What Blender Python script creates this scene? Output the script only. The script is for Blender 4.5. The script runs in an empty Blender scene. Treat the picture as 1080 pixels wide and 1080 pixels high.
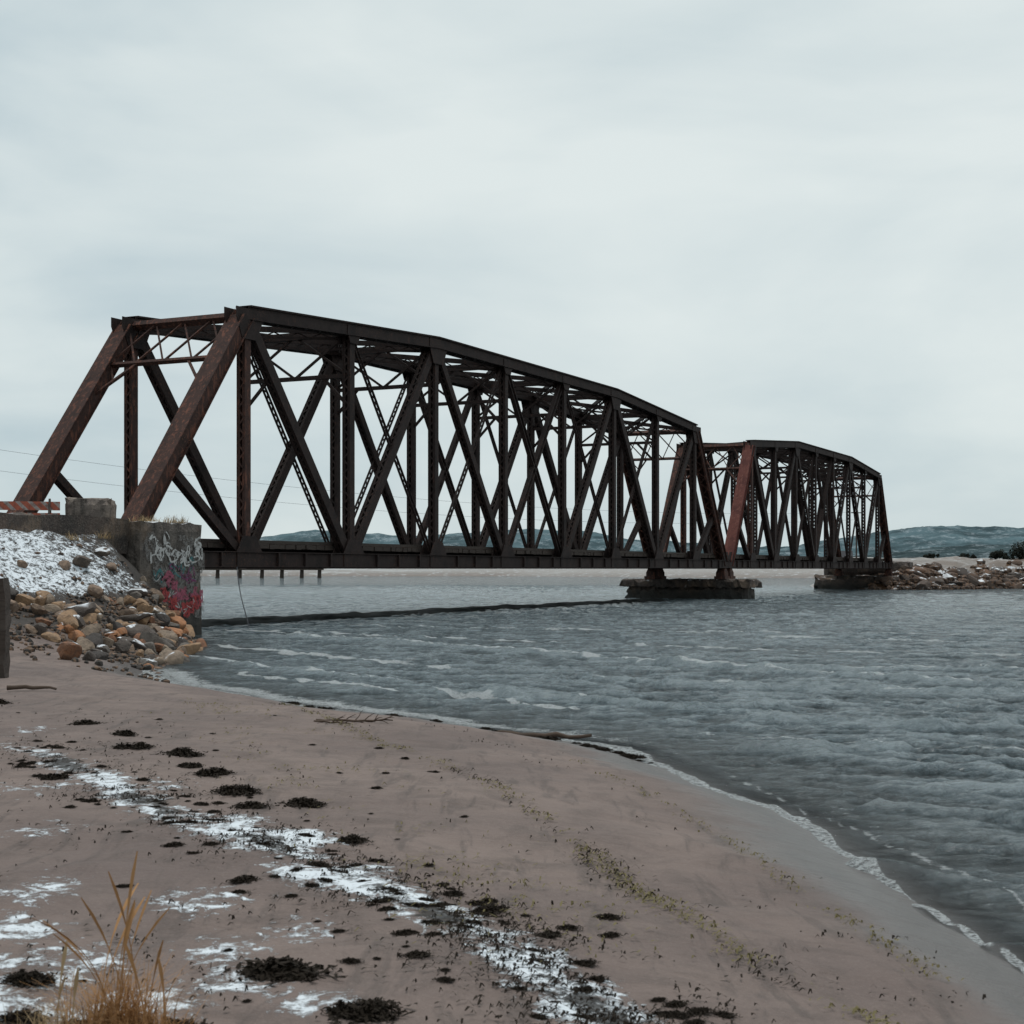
import bpy, math, random
import numpy as np
from mathutils import Vector, Matrix
random.seed(7); RS=np.random.RandomState(5)
scene=bpy.context.scene
coll=scene.collection
scene.view_settings.view_transform='Standard'
scene.view_settings.look='None'
scene.view_settings.exposure=0

# ------------------------------------------------------------ noise helpers
def _hash(ix,iy,seed):
    n=(ix.astype(np.int64)*374761393+iy.astype(np.int64)*668265263+seed*1274126177)&0x7fffffff
    n=((n^(n>>13))*1274126177)&0x7fffffff
    n=(n^(n>>16))&0xffff
    return n/65535.0
def vnoise(x,y,seed=0):
    x=np.asarray(x,float); y=np.asarray(y,float)
    ix=np.floor(x); iy=np.floor(y); fx=x-ix; fy=y-iy
    fx=fx*fx*(3-2*fx); fy=fy*fy*(3-2*fy)
    a=_hash(ix,iy,seed); b=_hash(ix+1,iy,seed); c=_hash(ix,iy+1,seed); d=_hash(ix+1,iy+1,seed)
    return (a*(1-fx)+b*fx)*(1-fy)+(c*(1-fx)+d*fx)*fy
def fbm(x,y,oct=4,seed=0):
    s=0;amp=.5;t=0
    for i in range(oct):
        s=s+amp*vnoise(x*2**i+17.3*i,y*2**i-9.1*i,seed+i); t+=amp; amp*=.5
    return s/t
def sdist(poly,X,Y):
    X=np.asarray(X,float);Y=np.asarray(Y,float)
    best=np.full(X.shape,1e18); inside=np.zeros(X.shape,bool)
    n=len(poly)
    for i in range(n):
        x0,y0=poly[i];x1,y1=poly[(i+1)%n]
        dx,dy=x1-x0,y1-y0
        t=np.clip(((X-x0)*dx+(Y-y0)*dy)/(dx*dx+dy*dy),0,1)
        best=np.minimum(best,(X-x0-t*dx)**2+(Y-y0-t*dy)**2)
        if y0!=y1:
            c=((y0>Y)!=(y1>Y))&(X<(x1-x0)*(Y-y0)/(y1-y0)+x0)
            inside^=c
    d=np.sqrt(best)
    return np.where(inside,d,-d)
def pdist(line,X,Y):
    best=np.full(np.shape(X),1e18)
    for (x0,y0),(x1,y1) in zip(line[:-1],line[1:]):
        dx,dy=x1-x0,y1-y0
        t=np.clip(((X-x0)*dx+(Y-y0)*dy)/(dx*dx+dy*dy),0,1)
        best=np.minimum(best,(X-x0-t*dx)**2+(Y-y0-t*dy)**2)
    return np.sqrt(best)
def sstep(a,b,x):
    t=np.clip((x-a)/(b-a),0,1); return t*t*(3-2*t)

# ------------------------------------------------------------ bridge frame
UX,UY=0.4372,0.8993
TH=math.atan2(UY,UX)
P=7.113
N0=Vector((-9.757,54.3,0))       # near truss, first top joint, on plan
EYE=2.13
def loc2w(x,y,z=0):
    return Vector((N0.x+UX*x-UY*y, N0.y+UY*x+UX*y, z))
A0=UX*N0.x+UY*N0.y; O0=-UY*N0.x+UX*N0.y
XF=-5.78

# ------------------------------------------------------------ terrain height
LAND1=[(2.0,-40),(2.4,-10),(2.6,0),(2.75,6.4),(2.72,8),(2.66,10.2),(2.45,12.4),(1.84,15.25),(1.2,17.5),(.24,19.1),(-.9,20.2),
       (-2.0,21.4),(-3.9,24.0),(-6.2,27.3),(-7.7,31),(-8.3,36),(-8.9,41),(-10.0,46.2),(-11.8,49.5),(-22,54),(-30,60),(-60,90),
       (-150,150),(-400,260),(-4200,300),(-4200,-400),(2,-400)]
LAND2=[(37,153),(41.5,151.5),(46,154),(53,160),(62,165),(80,168),(140,160),(300,150),(4200,200),(4200,700),(900,700),(120,420),(70,300),(46,220),(38,190),(33,162)]
LAND3=[(-4200,420),(-600,400),(-250,410),(-110,440),(-40,430),(0,430),(40,370),(70,340),(110,350),(200,400),(330,460),(700,600),(4200,600),(4200,4400),(-4200,4400)]
def hland(X,Y):
    X=np.asarray(X,float);Y=np.asarray(Y,float)
    a=UX*X+UY*Y; o=-UY*X+UX*Y
    wig=(fbm(X*.55,Y*.55,3,3)-.5)*.7
    d1=sdist(LAND1,X,Y)+wig*sstep(60,40,Y)
    sand=.60*(1-np.exp(-np.maximum(d1,0)/2.3))
    prof=np.interp(o,[16,20,24,26.5,28.4,30.2,31,60],[.0,.15,.62,1.15,2.2,3.15,3.42,3.45])-.5
    prof=np.maximum(prof,0)
    lim=np.clip(.15+1.15*np.maximum(d1-.3,0),0,4)
    emb=np.minimum(prof,lim)*sstep(-40,-10,a+0*o)
    rough=(fbm(X*1.3,Y*1.3,5,11)-.5)*.50*np.clip(emb,0,1)*sstep(30.8,30,o)
    relief=((fbm(X*.7,Y*.7,3,21)-.5)*.11+(fbm(X*3.1,Y*3.1,3,31)-.5)*.045)*sstep(0,1.4,d1)
    h1=np.where(d1>0,sand+emb+rough+relief,np.maximum(d1*.14,-3))
    d2=sdist(LAND2,X,Y)
    h2=np.where(d2>0,3.1*(1-np.exp(-d2/5.0))+(fbm(X*.22,Y*.22,4,5)-.5)*2.6*sstep(0,8,d2),np.maximum(d2*.3,-3))
    d3=sdist(LAND3,X,Y)
    h3=np.where(d3>0,np.minimum(1.3*(1-np.exp(-d3/5))+d3*.03,6)+(fbm(X*.03,Y*.03,4,6)-.5)*3.5*sstep(0,60,d3),np.maximum(d3*.3,-3))
    h=np.maximum(np.maximum(h1,h2),h3)
    return h,d1,d2,d3,emb
def hz(x,y):
    return float(hland(np.array([x]),np.array([y]))[0][0])

# ------------------------------------------------------------ material helpers
def newmat(name):
    m=bpy.data.materials.new(name); m.use_nodes=True
    nt=m.node_tree; b=nt.nodes['Principled BSDF']
    return m,nt,b
def N(nt,t,**k):
    n=nt.nodes.new(t)
    for a,v in k.items(): setattr(n,a,v)
    return n
def L(nt,a,b): nt.links.new(a,b)
def noise(nt,vec,scale,detail=6,rough=.6,dist=0):
    n=N(nt,'ShaderNodeTexNoise'); n.inputs['Scale'].default_value=scale
    n.inputs['Detail'].default_value=detail; n.inputs['Roughness'].default_value=rough
    n.inputs['Distortion'].default_value=dist
    if vec is not None: L(nt,vec,n.inputs['Vector'])
    return n.outputs['Fac']
def ramp(nt,fac,stops,interp='LINEAR'):
    r=N(nt,'ShaderNodeValToRGB'); r.color_ramp.interpolation=interp
    e=r.color_ramp.elements
    while len(e)<len(stops): e.new(.5)
    for i,(p,c) in enumerate(stops):
        e[i].position=p; e[i].color=(c[0],c[1],c[2],1) if not isinstance(c,(int,float)) else (c,c,c,1)
    L(nt,fac,r.inputs['Fac']); return r.outputs['Color']
def mix(nt,fac,a,b,mode='MIX'):
    m=N(nt,'ShaderNodeMix',data_type='RGBA',blend_type=mode)
    for sock,v in ((m.inputs[0],fac),(m.inputs[6],a),(m.inputs[7],b)):
        if isinstance(v,(int,float)): sock.default_value=v
        elif isinstance(v,tuple): sock.default_value=(v[0],v[1],v[2],1)
        else: L(nt,v,sock)
    return m.outputs[2]
def math_(nt,op,a,b=0,clamp=False):
    m=N(nt,'ShaderNodeMath',operation=op,use_clamp=clamp)
    for s,v in ((m.inputs[0],a),(m.inputs[1],b)):
        if isinstance(v,(int,float)): s.default_value=v
        else: L(nt,v,s)
    return m.outputs[0]
def maprange(nt,v,a,b,c=0,d=1):
    m=N(nt,'ShaderNodeMapRange',interpolation_type='SMOOTHSTEP')
    L(nt,v,m.inputs[0])
    for i,x in enumerate((a,b,c,d)): m.inputs[i+1].default_value=x
    return m.outputs[0]
def attr(nt,name):
    a=N(nt,'ShaderNodeAttribute',attribute_name=name); return a.outputs['Fac']
def bump(nt,h,strength,dist,bsdf,prev=None):
    b=N(nt,'ShaderNodeBump'); b.inputs['Strength'].default_value=strength; b.inputs['Distance'].default_value=dist
    L(nt,h,b.inputs['Height'])
    if prev is not None: L(nt,prev,b.inputs['Normal'])
    if bsdf is not None: L(nt,b.outputs['Normal'],bsdf.inputs['Normal'])
    return b.outputs['Normal']
def objco(nt): return N(nt,'ShaderNodeTexCoord').outputs['Object']
def wpos(nt): return N(nt,'ShaderNodeNewGeometry').outputs['Position']
def scaled(nt,v,s,rot=0):
    m=N(nt,'ShaderNodeMapping'); m.inputs['Scale'].default_value=s; m.inputs['Rotation'].default_value=(0,0,math.radians(rot)); L(nt,v,m.inputs['Vector']); return m.outputs['Vector']
def upness(nt):
    g=N(nt,'ShaderNodeNewGeometry'); s=N(nt,'ShaderNodeSeparateXYZ'); L(nt,g.outputs['Normal'],s.inputs[0]); return s.outputs['Z']

def steel(name,dark,mid,rust,bias,spot=.5):
    m,nt,b=newmat(name); p=wpos(nt)
    n1=noise(nt,p,.9,8,.65); n2=noise(nt,scaled(nt,p,(3,3,.8)),2.2,8,.7); n3=noise(nt,p,14,5,.6); n4=noise(nt,p,.35,5,.6)
    c=ramp(nt,n1,[(.35,dark),(.52,mid),(.70,dark)])
    f=maprange(nt,n2,.58-bias,.72-bias)
    c=mix(nt,f,c,rust)
    c=mix(nt,math_(nt,'MULTIPLY',maprange(nt,n3,.54,.70,0,spot),maprange(nt,n4,.42,.6)),c,(.22,.095,.055))
    L(nt,c,b.inputs['Base Color']); b.inputs['Roughness'].default_value=.72
    b.inputs['Specular IOR Level'].default_value=.22
    bump(nt,n3,.4,.02,b)
    return m
M_STEEL=steel('dark_rusted_steel',(.014,.0095,.009),(.031,.020,.018),(.070,.035,.027),.01,.3)
M_POST=steel('red_rusted_steel',(.026,.015,.013),(.056,.029,.024),(.15,.06,.04),.08,.6)
M_RED=steel('red_oxide_steel',(.08,.024,.021),(.13,.042,.034),(.17,.065,.05),.08)

def concrete(name,base,dark,snow=0.0,zdark=None):
    m,nt,b=newmat(name); p=wpos(nt)
    n1=noise(nt,p,1.1,9,.7); n2=noise(nt,scaled(nt,p,(2.5,2.5,.35)),1.6,8,.7); n3=noise(nt,p,22,6,.7); n4=noise(nt,p,4.5,8,.7)
    c=mix(nt,maprange(nt,n1,.38,.62),dark,base)
    c=mix(nt,maprange(nt,noise(nt,p,.8,4,.5),.5,.65,0,.5),c,(.20,.135,.09))
    c=mix(nt,maprange(nt,n2,.46,.64,0,.8),c,(.032,.026,.023))
    c=mix(nt,maprange(nt,n4,.5,.66,0,.6),c,(.045,.038,.033))
    c=mix(nt,maprange(nt,n3,.45,.7,0,.35),c,(.26,.225,.20))
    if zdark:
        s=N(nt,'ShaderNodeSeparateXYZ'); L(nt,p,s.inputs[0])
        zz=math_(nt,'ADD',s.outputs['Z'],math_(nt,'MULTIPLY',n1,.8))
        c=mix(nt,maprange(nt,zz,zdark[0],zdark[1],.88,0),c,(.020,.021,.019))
    if snow>0:
        f=math_(nt,'MULTIPLY',maprange(nt,upness(nt),.6,.85),maprange(nt,n1,.62-snow*.4,.68-snow*.4),True)
        c=mix(nt,f,c,(.72,.75,.78))
    L(nt,c,b.inputs['Base Color']); b.inputs['Roughness'].default_value=.9
    nn=bump(nt,n1,.7,.25,None); nn=bump(nt,n4,.8,.08,None,nn); bump(nt,n3,.6,.02,b,nn)
    return m
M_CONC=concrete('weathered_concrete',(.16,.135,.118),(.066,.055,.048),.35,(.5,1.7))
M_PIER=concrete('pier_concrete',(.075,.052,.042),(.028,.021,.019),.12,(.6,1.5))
M_BLOCK=concrete('block_concrete',(.30,.245,.205),(.16,.13,.115),.0)

def wood(name,a,bcol):
    m,nt,b=newmat(name); p=objco(nt)
    n=noise(nt,scaled(nt,p,(1,1,1)),6,8,.7); n2=noise(nt,scaled(nt,p,(1,12,12)),2,6,.6)
    c=mix(nt,n,a,bcol); c=mix(nt,maprange(nt,n2,.45,.7,0,.6),c,(.02,.015,.012))
    L(nt,c,b.inputs['Base Color']); b.inputs['Roughness'].default_value=.9; bump(nt,n2,.6,.02,b); return m
M_TIMBER=wood('weathered_timber',(.075,.055,.045),(.04,.03,.026))
M_DRIFT=wood('driftwood',(.05,.028,.02),(.10,.07,.05))

def rockmat(name,cols,snow=.0):
    m,nt,b=newmat(name); p=objco(nt)
    oi=N(nt,'ShaderNodeObjectInfo').outputs['Random']
    c=ramp(nt,oi,cols,'CONSTANT')
    n=noise(nt,p,3.5,8,.65); n3=noise(nt,p,25,6,.7)
    c=mix(nt,maprange(nt,n,.35,.7,0,.55),c,(.045,.038,.034)); c=mix(nt,maprange(nt,n3,.5,.75,0,.25),c,(.42,.36,.31))
    if snow>0:
        w=noise(nt,wpos(nt),1.6,5,.6)
        f=math_(nt,'MULTIPLY',maprange(nt,upness(nt),.6,.9),maprange(nt,w,.62-snow*.3,.66-snow*.3),True)
        c=mix(nt,f,c,(.7,.73,.77))
    L(nt,c,b.inputs['Base Color']); b.inputs['Roughness'].default_value=.85; bump(nt,n,.8,.10,b); return m
RC=[(0,(.25,.17,.12)),(.14,(.10,.08,.07)),(.26,(.38,.165,.07)),(.40,(.14,.12,.105)),(.52,(.28,.21,.155)),(.64,(.25,.11,.055)),(.74,(.048,.04,.037)),(.84,(.34,.21,.12))]
M_ROCK=rockmat('shore_rock',RC,.06)
M_ROCK2=rockmat('far_rock',[(0,(.10,.058,.038)),(.3,(.04,.028,.023)),(.6,(.16,.085,.05)),(.8,(.07,.046,.035))],.22)
M_ROCK3=rockmat('snowy_rock',[(0,(.085,.065,.055)),(.4,(.04,.033,.03)),(.7,(.12,.09,.07))],.45)
def rubblemat(name,cols,snow=0):
    m,nt,b=newmat(name); p=wpos(nt)
    v=N(nt,'ShaderNodeTexNoise'); v.inputs['Scale'].default_value=2.6; L(nt,p,v.inputs['Vector'])
    c=ramp(nt,v.outputs['Fac'],cols,'CONSTANT')
    n=noise(nt,p,14,6,.7); c=mix(nt,maprange(nt,n,.4,.7,0,.5),c,(.04,.035,.03))
    if snow:
        w=noise(nt,p,.5,6,.7); f=math_(nt,'MULTIPLY',maprange(nt,upness(nt),.5,.8),maprange(nt,w,.54,.60),True); c=mix(nt,f,c,(.6,.62,.65))
    L(nt,c,b.inputs['Base Color']); b.inputs['Roughness'].default_value=.9; return m
M_RUB=rubblemat('rubble',[(.3,(.035,.03,.027)),(.42,(.14,.085,.055)),(.5,(.045,.038,.034)),(.58,(.19,.12,.08)),(.68,(.06,.05,.045))])
M_RUBF=rubblemat('far_rubble',[(.3,(.032,.022,.018)),(.42,(.12,.068,.042)),(.5,(.045,.031,.025)),(.58,(.17,.095,.055)),(.68,(.055,.038,.03))],1)

def plain(name,col,rough=.8,var=.35,scale=8,spec=.3):
    m,nt,b=newmat(name); p=objco(nt); n=noise(nt,p,scale,5,.6)
    c=mix(nt,n,tuple(x*(1-var) for x in col),tuple(x*(1+var) for x in col))
    L(nt,c,b.inputs['Base Color']); b.inputs['Roughness'].default_value=rough; b.inputs['Specular IOR Level'].default_value=spec; return m
M_WEED=plain('kelp',(.020,.015,.011),.75,.7,30,.1)
M_WEED2=plain('dry_weed',(.15,.125,.055),.8,.5,20)
M_STRAW=plain('dry_straw',(.32,.17,.07),.8,.55,6)
M_STRAW2=plain('pale_straw',(.33,.235,.13),.8,.4,6)
M_WIRE=plain('wire',(.12,.12,.13),.6)
M_TEAL=plain('turquoise_paint',(.04,.20,.22),.7)
M_ROOF=plain('roof_felt',(.05,.05,.055),.9)
M_WHITEP=plain('white_paint',(.62,.62,.6),.7,.15)
M_LEAF=plain('evergreen_leaf',(.020,.024,.017),.8,.5,2)
M_BARK=plain('bark',(.05,.04,.03),.9)

# ------------------------------------------------------------ mesh builder
class MB:
    def __init__(s): s.v=[];s.f=[]
    def hexa(s,c8):
        b=len(s.v); s.v+= [tuple(c) for c in c8]
        for q in ((0,3,2,1),(4,5,6,7),(0,1,5,4),(1,2,6,5),(2,3,7,6),(3,0,4,7)): s.f.append(tuple(b+i for i in q))
    def box(s,x0,x1,y0,y1,z0,z1):
        s.hexa([(x0,y0,z0),(x1,y0,z0),(x1,y1,z0),(x0,y1,z0),(x0,y0,z1),(x1,y0,z1),(x1,y1,z1),(x0,y1,z1)])
    def bar(s,p,q,ws,wn,ref=(0,1,0),off=(0,0)):
        p=Vector(p);q=Vector(q);e=(q-p)
        if e.length<1e-6:return
        e.normalize(); r=Vector(ref); sd=r-e*r.dot(e)
        if sd.length<1e-4: sd=Vector((1,0,0))-e*e.x
        sd.normalize(); n=e.cross(sd)
        o=sd*off[0]+n*off[1]; a=sd*ws/2;b=n*wn/2
        p=p+o;q=q+o
        s.hexa([p-a-b,p+a-b,p+a+b,p-a+b,q-a-b,q+a-b,q+a+b,q-a+b])
    def frame(s,p,q,ref=(0,1,0)):
        p=Vector(p);q=Vector(q);e=(q-p).normalized(); r=Vector(ref); sd=(r-e*r.dot(e)).normalized(); return e,sd,e.cross(sd)
    def lace(s,p,q,o1,o2,pitch,w,t,ref,double=False):
        p=Vector(p);q=Vector(q);Lh=(q-p).length; n=max(2,int(Lh/pitch))
        for k in range(n):
            a=p.lerp(q,k/n);b=p.lerp(q,(k+1)/n)
            if k%2 or double: s.bar(a+o1,b+o2,t,w,ref)
            if (not k%2) or double: s.bar(a+o2,b+o1,t*.8,w,ref)
    def hmem(s,p,q,wy,wn,lacing=True,t=.03):
        e,sd,n=s.frame(p,q)
        s.bar(p,q,t,wn,off=(wy/2,0)); s.bar(p,q,t,wn,off=(-wy/2,0))
        for sg in (1,-1):
            s.bar(p,q,.10,.022,off=(wy/2-.065,sg*(wn/2-.03))); s.bar(p,q,.10,.022,off=(-wy/2+.065,sg*(wn/2-.03)))
        if lacing:
            for sg in (1,-1):
                s.lace(p,q,sd*(wy/2-.02)+n*sg*(wn/2-.012),-sd*(wy/2-.02)+n*sg*(wn/2-.012),wy*.9,.065,.014,n)
        else:
            s.bar(p,q,wy-.06,.03)
    def pmem(s,p,q,wy,wn,pitch=None,t=.06):
        e,sd,n=s.frame(p,q)
        s.bar(p,q,wy,t,off=(0,wn/2-t/2)); s.bar(p,q,wy,t,off=(0,-wn/2+t/2))
        s.lace(p,q,n*(wn/2-.03),-n*(wn/2-.03),pitch or wn*1.0,.06,.02,sd)
    def plate(s,c,pts,y,t):
        b=len(s.v);n=len(pts)
        for yy in (y-t/2,y+t/2):
            for (x,z) in pts: s.v.append((c[0]+x,yy,c[2]+z))
        s.f.append(tuple(b+i for i in range(n))); s.f.append(tuple(b+n+i for i in reversed(range(n))))
        for i in range(n):
            j=(i+1)%n; s.f.append((b+i,b+n+i,b+n+j,b+j))
    def obj(s,name,mat,parent=None,label=None,smooth=False):
        me=bpy.data.meshes.new(name); me.from_pydata(s.v,[],s.f); me.validate(); me.update()
        if smooth: me.polygons.foreach_set('use_smooth',[True]*len(me.polygons))
        me.materials.append(mat); o=bpy.data.objects.new(name,me); coll.objects.link(o)
        if parent: o.parent=parent
        if label: o['label']=label
        return o
def thing(o,label,cat,group=None):
    o['label']=label;o['category']=cat
    if group:o['group']=group
    return o
def empty(name,loc=(0,0,0),rot=0):
    e=bpy.data.objects.new(name,None); coll.objects.link(e); e.location=loc; e.rotation_euler=(0,0,rot); e.empty_display_size=.5; return e

# ------------------------------------------------------------ the truss spans
W=5.2
ZB=2.47; ZO=EYE+9.55-.27; ZI=EYE+10.40-.27
def build_span(x_first,s,label,rednear=False,ends=(.87,.87)):
    root=empty('truss_bridge',loc2w(x_first,0,0),TH)
    thing(root,label,'bridge')
    pl=P*s
    xb=[-ends[0]*pl]+[i*pl for i in range(8)]+[7*pl+ends[1]*pl]     # bottom joints
    zt=[ZO,(ZO+ZI)/2,ZI,ZI,ZI,ZI,(ZO+ZI)/2,ZO]
    top=lambda i,y:Vector((i*pl,y,zt[i])); bot=lambda i,y:Vector((xb[i+1],y,ZB))
    for y in (0,W):
        B=MB()
        a=bot(-1,y);b=bot(8,y); a=a-Vector((.5,0,0)); b=b+Vector((.5,0,0))
        for sg in (1,-1):
            B.bar(a,b,.04,.56,off=(sg*.22,0))
            B.bar(a,b,.12,.03,off=(sg*.285,.27)); B.bar(a,b,.12,.03,off=(sg*.285,-.27))
        B.lace(a,b,Vector((0,.2,-.28)),Vector((0,-.2,-.28)),.5,.07,.015,(0,0,1))
        B.bar(a,b,.42,.02,off=(0,-.10))
        for i in range(-1,9):
            c=bot(i,y)
            for sg in (1,-1):
                B.plate(c,[(-.75,-.28),(.75,-.28),(.75,.3),(.4,.85),(-.4,.85),(-.75,.3)],y+sg*.262,.028)
        for i in range(-1,8):
            c0=bot(i,y);c1=bot(i+1,y)
            for k in range(1,4):
                c=c0.lerp(c1,k/4)
                B.box(c.x-.05,c.x+.05,y-.34,y-.245,ZB-.25,ZB+.25)
        B.obj('bottom_chord',M_STEEL,root)
        B=MB()
        for i in range(7):
            p=top(i,y);q=top(i+1,y)
            for sg in (1,-1):
                B.bar(p,q,.035,.5,off=(sg*.23,0)); B.bar(p,q,.11,.025,off=(sg*.29,.235))
                B.bar(p,q,.11,.025,off=(sg*.29,-.235))
            e,sd,n=B.frame(p,q)
            upn=n if n.z>0 else -n
            B.bar(p+upn*.27,q+upn*.27,.70,.03)
            B.lace(p-upn*.25,q-upn*.25,sd*.23,-sd*.23,.45,.07,.014,(0,0,1))
        for i in range(8):
            c=top(i,y)
            for sg in (1,-1):
                k=1.0 if i in (0,2,5,7) else .6
                B.plate(c,[(-.8*k,-.2),(-.45*k,-.95*k),(.45*k,-.95*k),(.8*k,-.2),(.8*k,.15),(-.8*k,.15)],y+sg*.262,.028)
        B.obj('top_chord',M_STEEL,root)
        for (i0,i1) in ((-1,0),(8,7)):
            B=MB();p=bot(i0,y);q=top(i1,y)
            e,sd,n=B.frame(p,q); upn=n if n.z>0 else -n
            for sg in (1,-1):
                B.bar(p,q,.035,.54,off=(sg*.23,0))
                B.bar(p-upn*.26,q-upn*.26,.11,.025,off=(sg*.285,0))
            B.bar(p+upn*.285,q+upn*.285-e*.34,.74,.035)
            B.lace(p-upn*.27,q-upn*.27,sd*.23,-sd*.23,.45,.075,.014,n)
            B.obj('end_post',M_RED if (rednear and i0==-1 and y==0) else M_POST,root)
            B=MB(); qq=p.lerp(q,.36); B.hmem(qq,bot(0 if i0==-1 else 7,y),.28,.30); B.obj('sub_strut',M_STEEL,root)
        for i in range(8):
            B=MB(); B.hmem(bot(i,y)+Vector((0,0,.1)),top(i,y),.34,.36 if i in(0,1,6,7) else .32); B.obj('vertical_post',M_STEEL if i else M_POST,root)
        for (ti,bi,kind) in ((0,1,0),(2,1,0),(2,3,0),(5,4,0),(5,6,0),(7,6,0),(3,4,1),(4,3,1)):
            B=MB();p=top(ti,y);q=bot(bi,y)
            if kind==0: B.hmem(p,q,.34,.42 if (ti,bi) in ((0,1),(7,6),(2,1),(5,6)) else .34,lacing=True)
            else: B.pmem(p,q,.22,.34,.36)
            B.obj('diagonal_brace',M_STEEL,root)
        for (ti,bi) in ((1,2),(3,2),(4,5),(6,5)):
            B=MB(); B.pmem(top(ti,y),bot(bi,y),.10,.24,.30,t=.035); B.obj('counter_brace',M_STEEL,root)
        for i in (-1,8):
            B=MB();c=bot(i,y)
            B.box(c.x-.55,c.x+.55,y-.4,y+.4,1.42,1.62); B.box(c.x-.4,c.x+.4,y-.32,y+.32,1.62,1.9)
            B.hexa([(c.x-.4,y-.3,1.9),(c.x+.4,y-.3,1.9),(c.x+.4,y+.3,1.9),(c.x-.4,y+.3,1.9),(c.x-.15,y-.26,2.2),(c.x+.15,y-.26,2.2),(c.x+.15,y+.26,2.2),(c.x-.15,y+.26,2.2)])
            B.obj('bearing',M_POST,root)
    for (i0,i1) in ((-1,0),(8,7)):
        B=MB(); T=top(i1,0);Bo=bot(i0,0); e=(Bo-T).normalized()
        a=T+e*.15; b=T+e*2.2; c=T+e*3.9
        up=Vector((0,W,0)); nrm=e.cross(Vector((0,1,0)))
        B.bar(a,a+up,.30,.22,nrm); B.bar(b,b+up,.18,.12,nrm)
        n=4
        for k in range(n):
            p0=a+up*(k/n);p1=a+up*((k+1)/n);q0=b+up*(k/n);q1=b+up*((k+1)/n)
            B.bar(p0,q1,.07,.06,nrm); B.bar(q0,p1,.05,.06,nrm)
        B.bar(c,b+up*.28,.10,.10,nrm); B.bar(c+up,b+up*.72,.10,.10,nrm)
        m1=(c+b+up*.28)/2; B.bar(m1,b+up*.04,.05,.05,nrm); m2=(c+up+b+up*.72)/2; B.bar(m2,b+up*.96,.05,.05,nrm)
        B.obj('portal_brace',M_POST,root)
    for i in range(1,7):
        B=MB(); T=top(i,0)-Vector((0,0,.1)); up=Vector((0,W,0)); d=Vector((0,0,-1.75)); k=Vector((0,0,-3.0))
        B.bar(T,T+up,.25,.30,(1,0,0)); B.bar(T+d,T+d+up,.2,.16,(1,0,0))
        for j in range(2):
            B.bar(T+up*j*.5,T+d+up*(j+1)*.5,.08,.1,(1,0,0)); B.bar(T+d+up*j*.5,T+up*(j+1)*.5,.06,.1,(1,0,0))
        B.bar(T+k,T+d+up*.24,.1,.12,(1,0,0)); B.bar(T+k+up,T+d+up*.76,.1,.12,(1,0,0))
        B.obj('sway_brace',M_STEEL,root)
    B=MB()
    for i in range(7):
        for (y0,y1,dz) in ((.2,W-.2,.06),(W-.2,.2,-.06)):
            p=top(i,y0)+Vector((0,0,dz));q=top(i+1,y1)+Vector((0,0,dz))
            B.bar(p,q,.22,.12,(0,0,1))
            B.lace(p,q,Vector((0,0,-.1)),Vector((0,0,-.3)),.5,.05,.02,(1,0,0)); B.bar(p-Vector((0,0,.3)),q-Vector((0,0,.3)),.1,.06,(0,0,1))
    B.obj('lateral_brace',M_STEEL,root)
    for i in range(-1,9):
        B=MB(); x=bot(i,0).x
        B.box(x-.02,x+.02,.25,W-.25,2.16,2.84)
        for z in (2.16,2.84): B.box(x-.16,x+.16,.27,W-.27,z-.02,z+.02)
        B.obj('floor_beam',M_STEEL,root)
    for y in (W/2-1.0,W/2+1.0):
        B=MB(); B.box(xb[0]-.3,xb[-1]+.3,y-.02,y+.02,2.3,2.86)
        for z in (2.32,2.86): B.box(xb[0]-.3,xb[-1]+.3,y-.14,y+.14,z-.02,z+.02)
        B.obj('stringer',M_STEEL,root)
    B=MB()
    for i in range(-1,8):
        x0=bot(i,0).x;x1=bot(i+1,0).x
        B.bar((x0,.2,2.25),(x1,W-.2,2.25),.12,.1,(0,0,1)); B.bar((x0,W-.2,2.22),(x1,.2,2.22),.12,.1,(0,0,1))
    B.obj('bottom_lateral_brace',M_STEEL,root)
    B=MB(); x=xb[0]-.4; r=random.Random(3)
    while x<xb[-1]+.4:
        j=r.uniform(-.05,.05); dz=r.uniform(-.01,.01)
        B.box(x,x+.325,.30+j,W-.30+j,2.885+dz,3.06+dz); x+=.345
    for y in (.45,W-.45): B.box(xb[0]-.4,xb[-1]+.4,y-.1,y+.1,3.075,3.2)
    B.obj('timber_deck',M_TIMBER,root)
    for y in (W/2-.55,W/2+.55):
        B=MB(); B.box(xb[0]-.4,xb[-1]+.4,y-.035,y+.035,3.075,3.21); B.obj('rail',M_POST,root)
    return root
build_span(0,1.0,'long rusty dark brown steel through truss railway span over water',ends=(.96,.87))
build_span(P*8.81,.872,'rusty steel truss span with red end post beyond channel pier',True)

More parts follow.
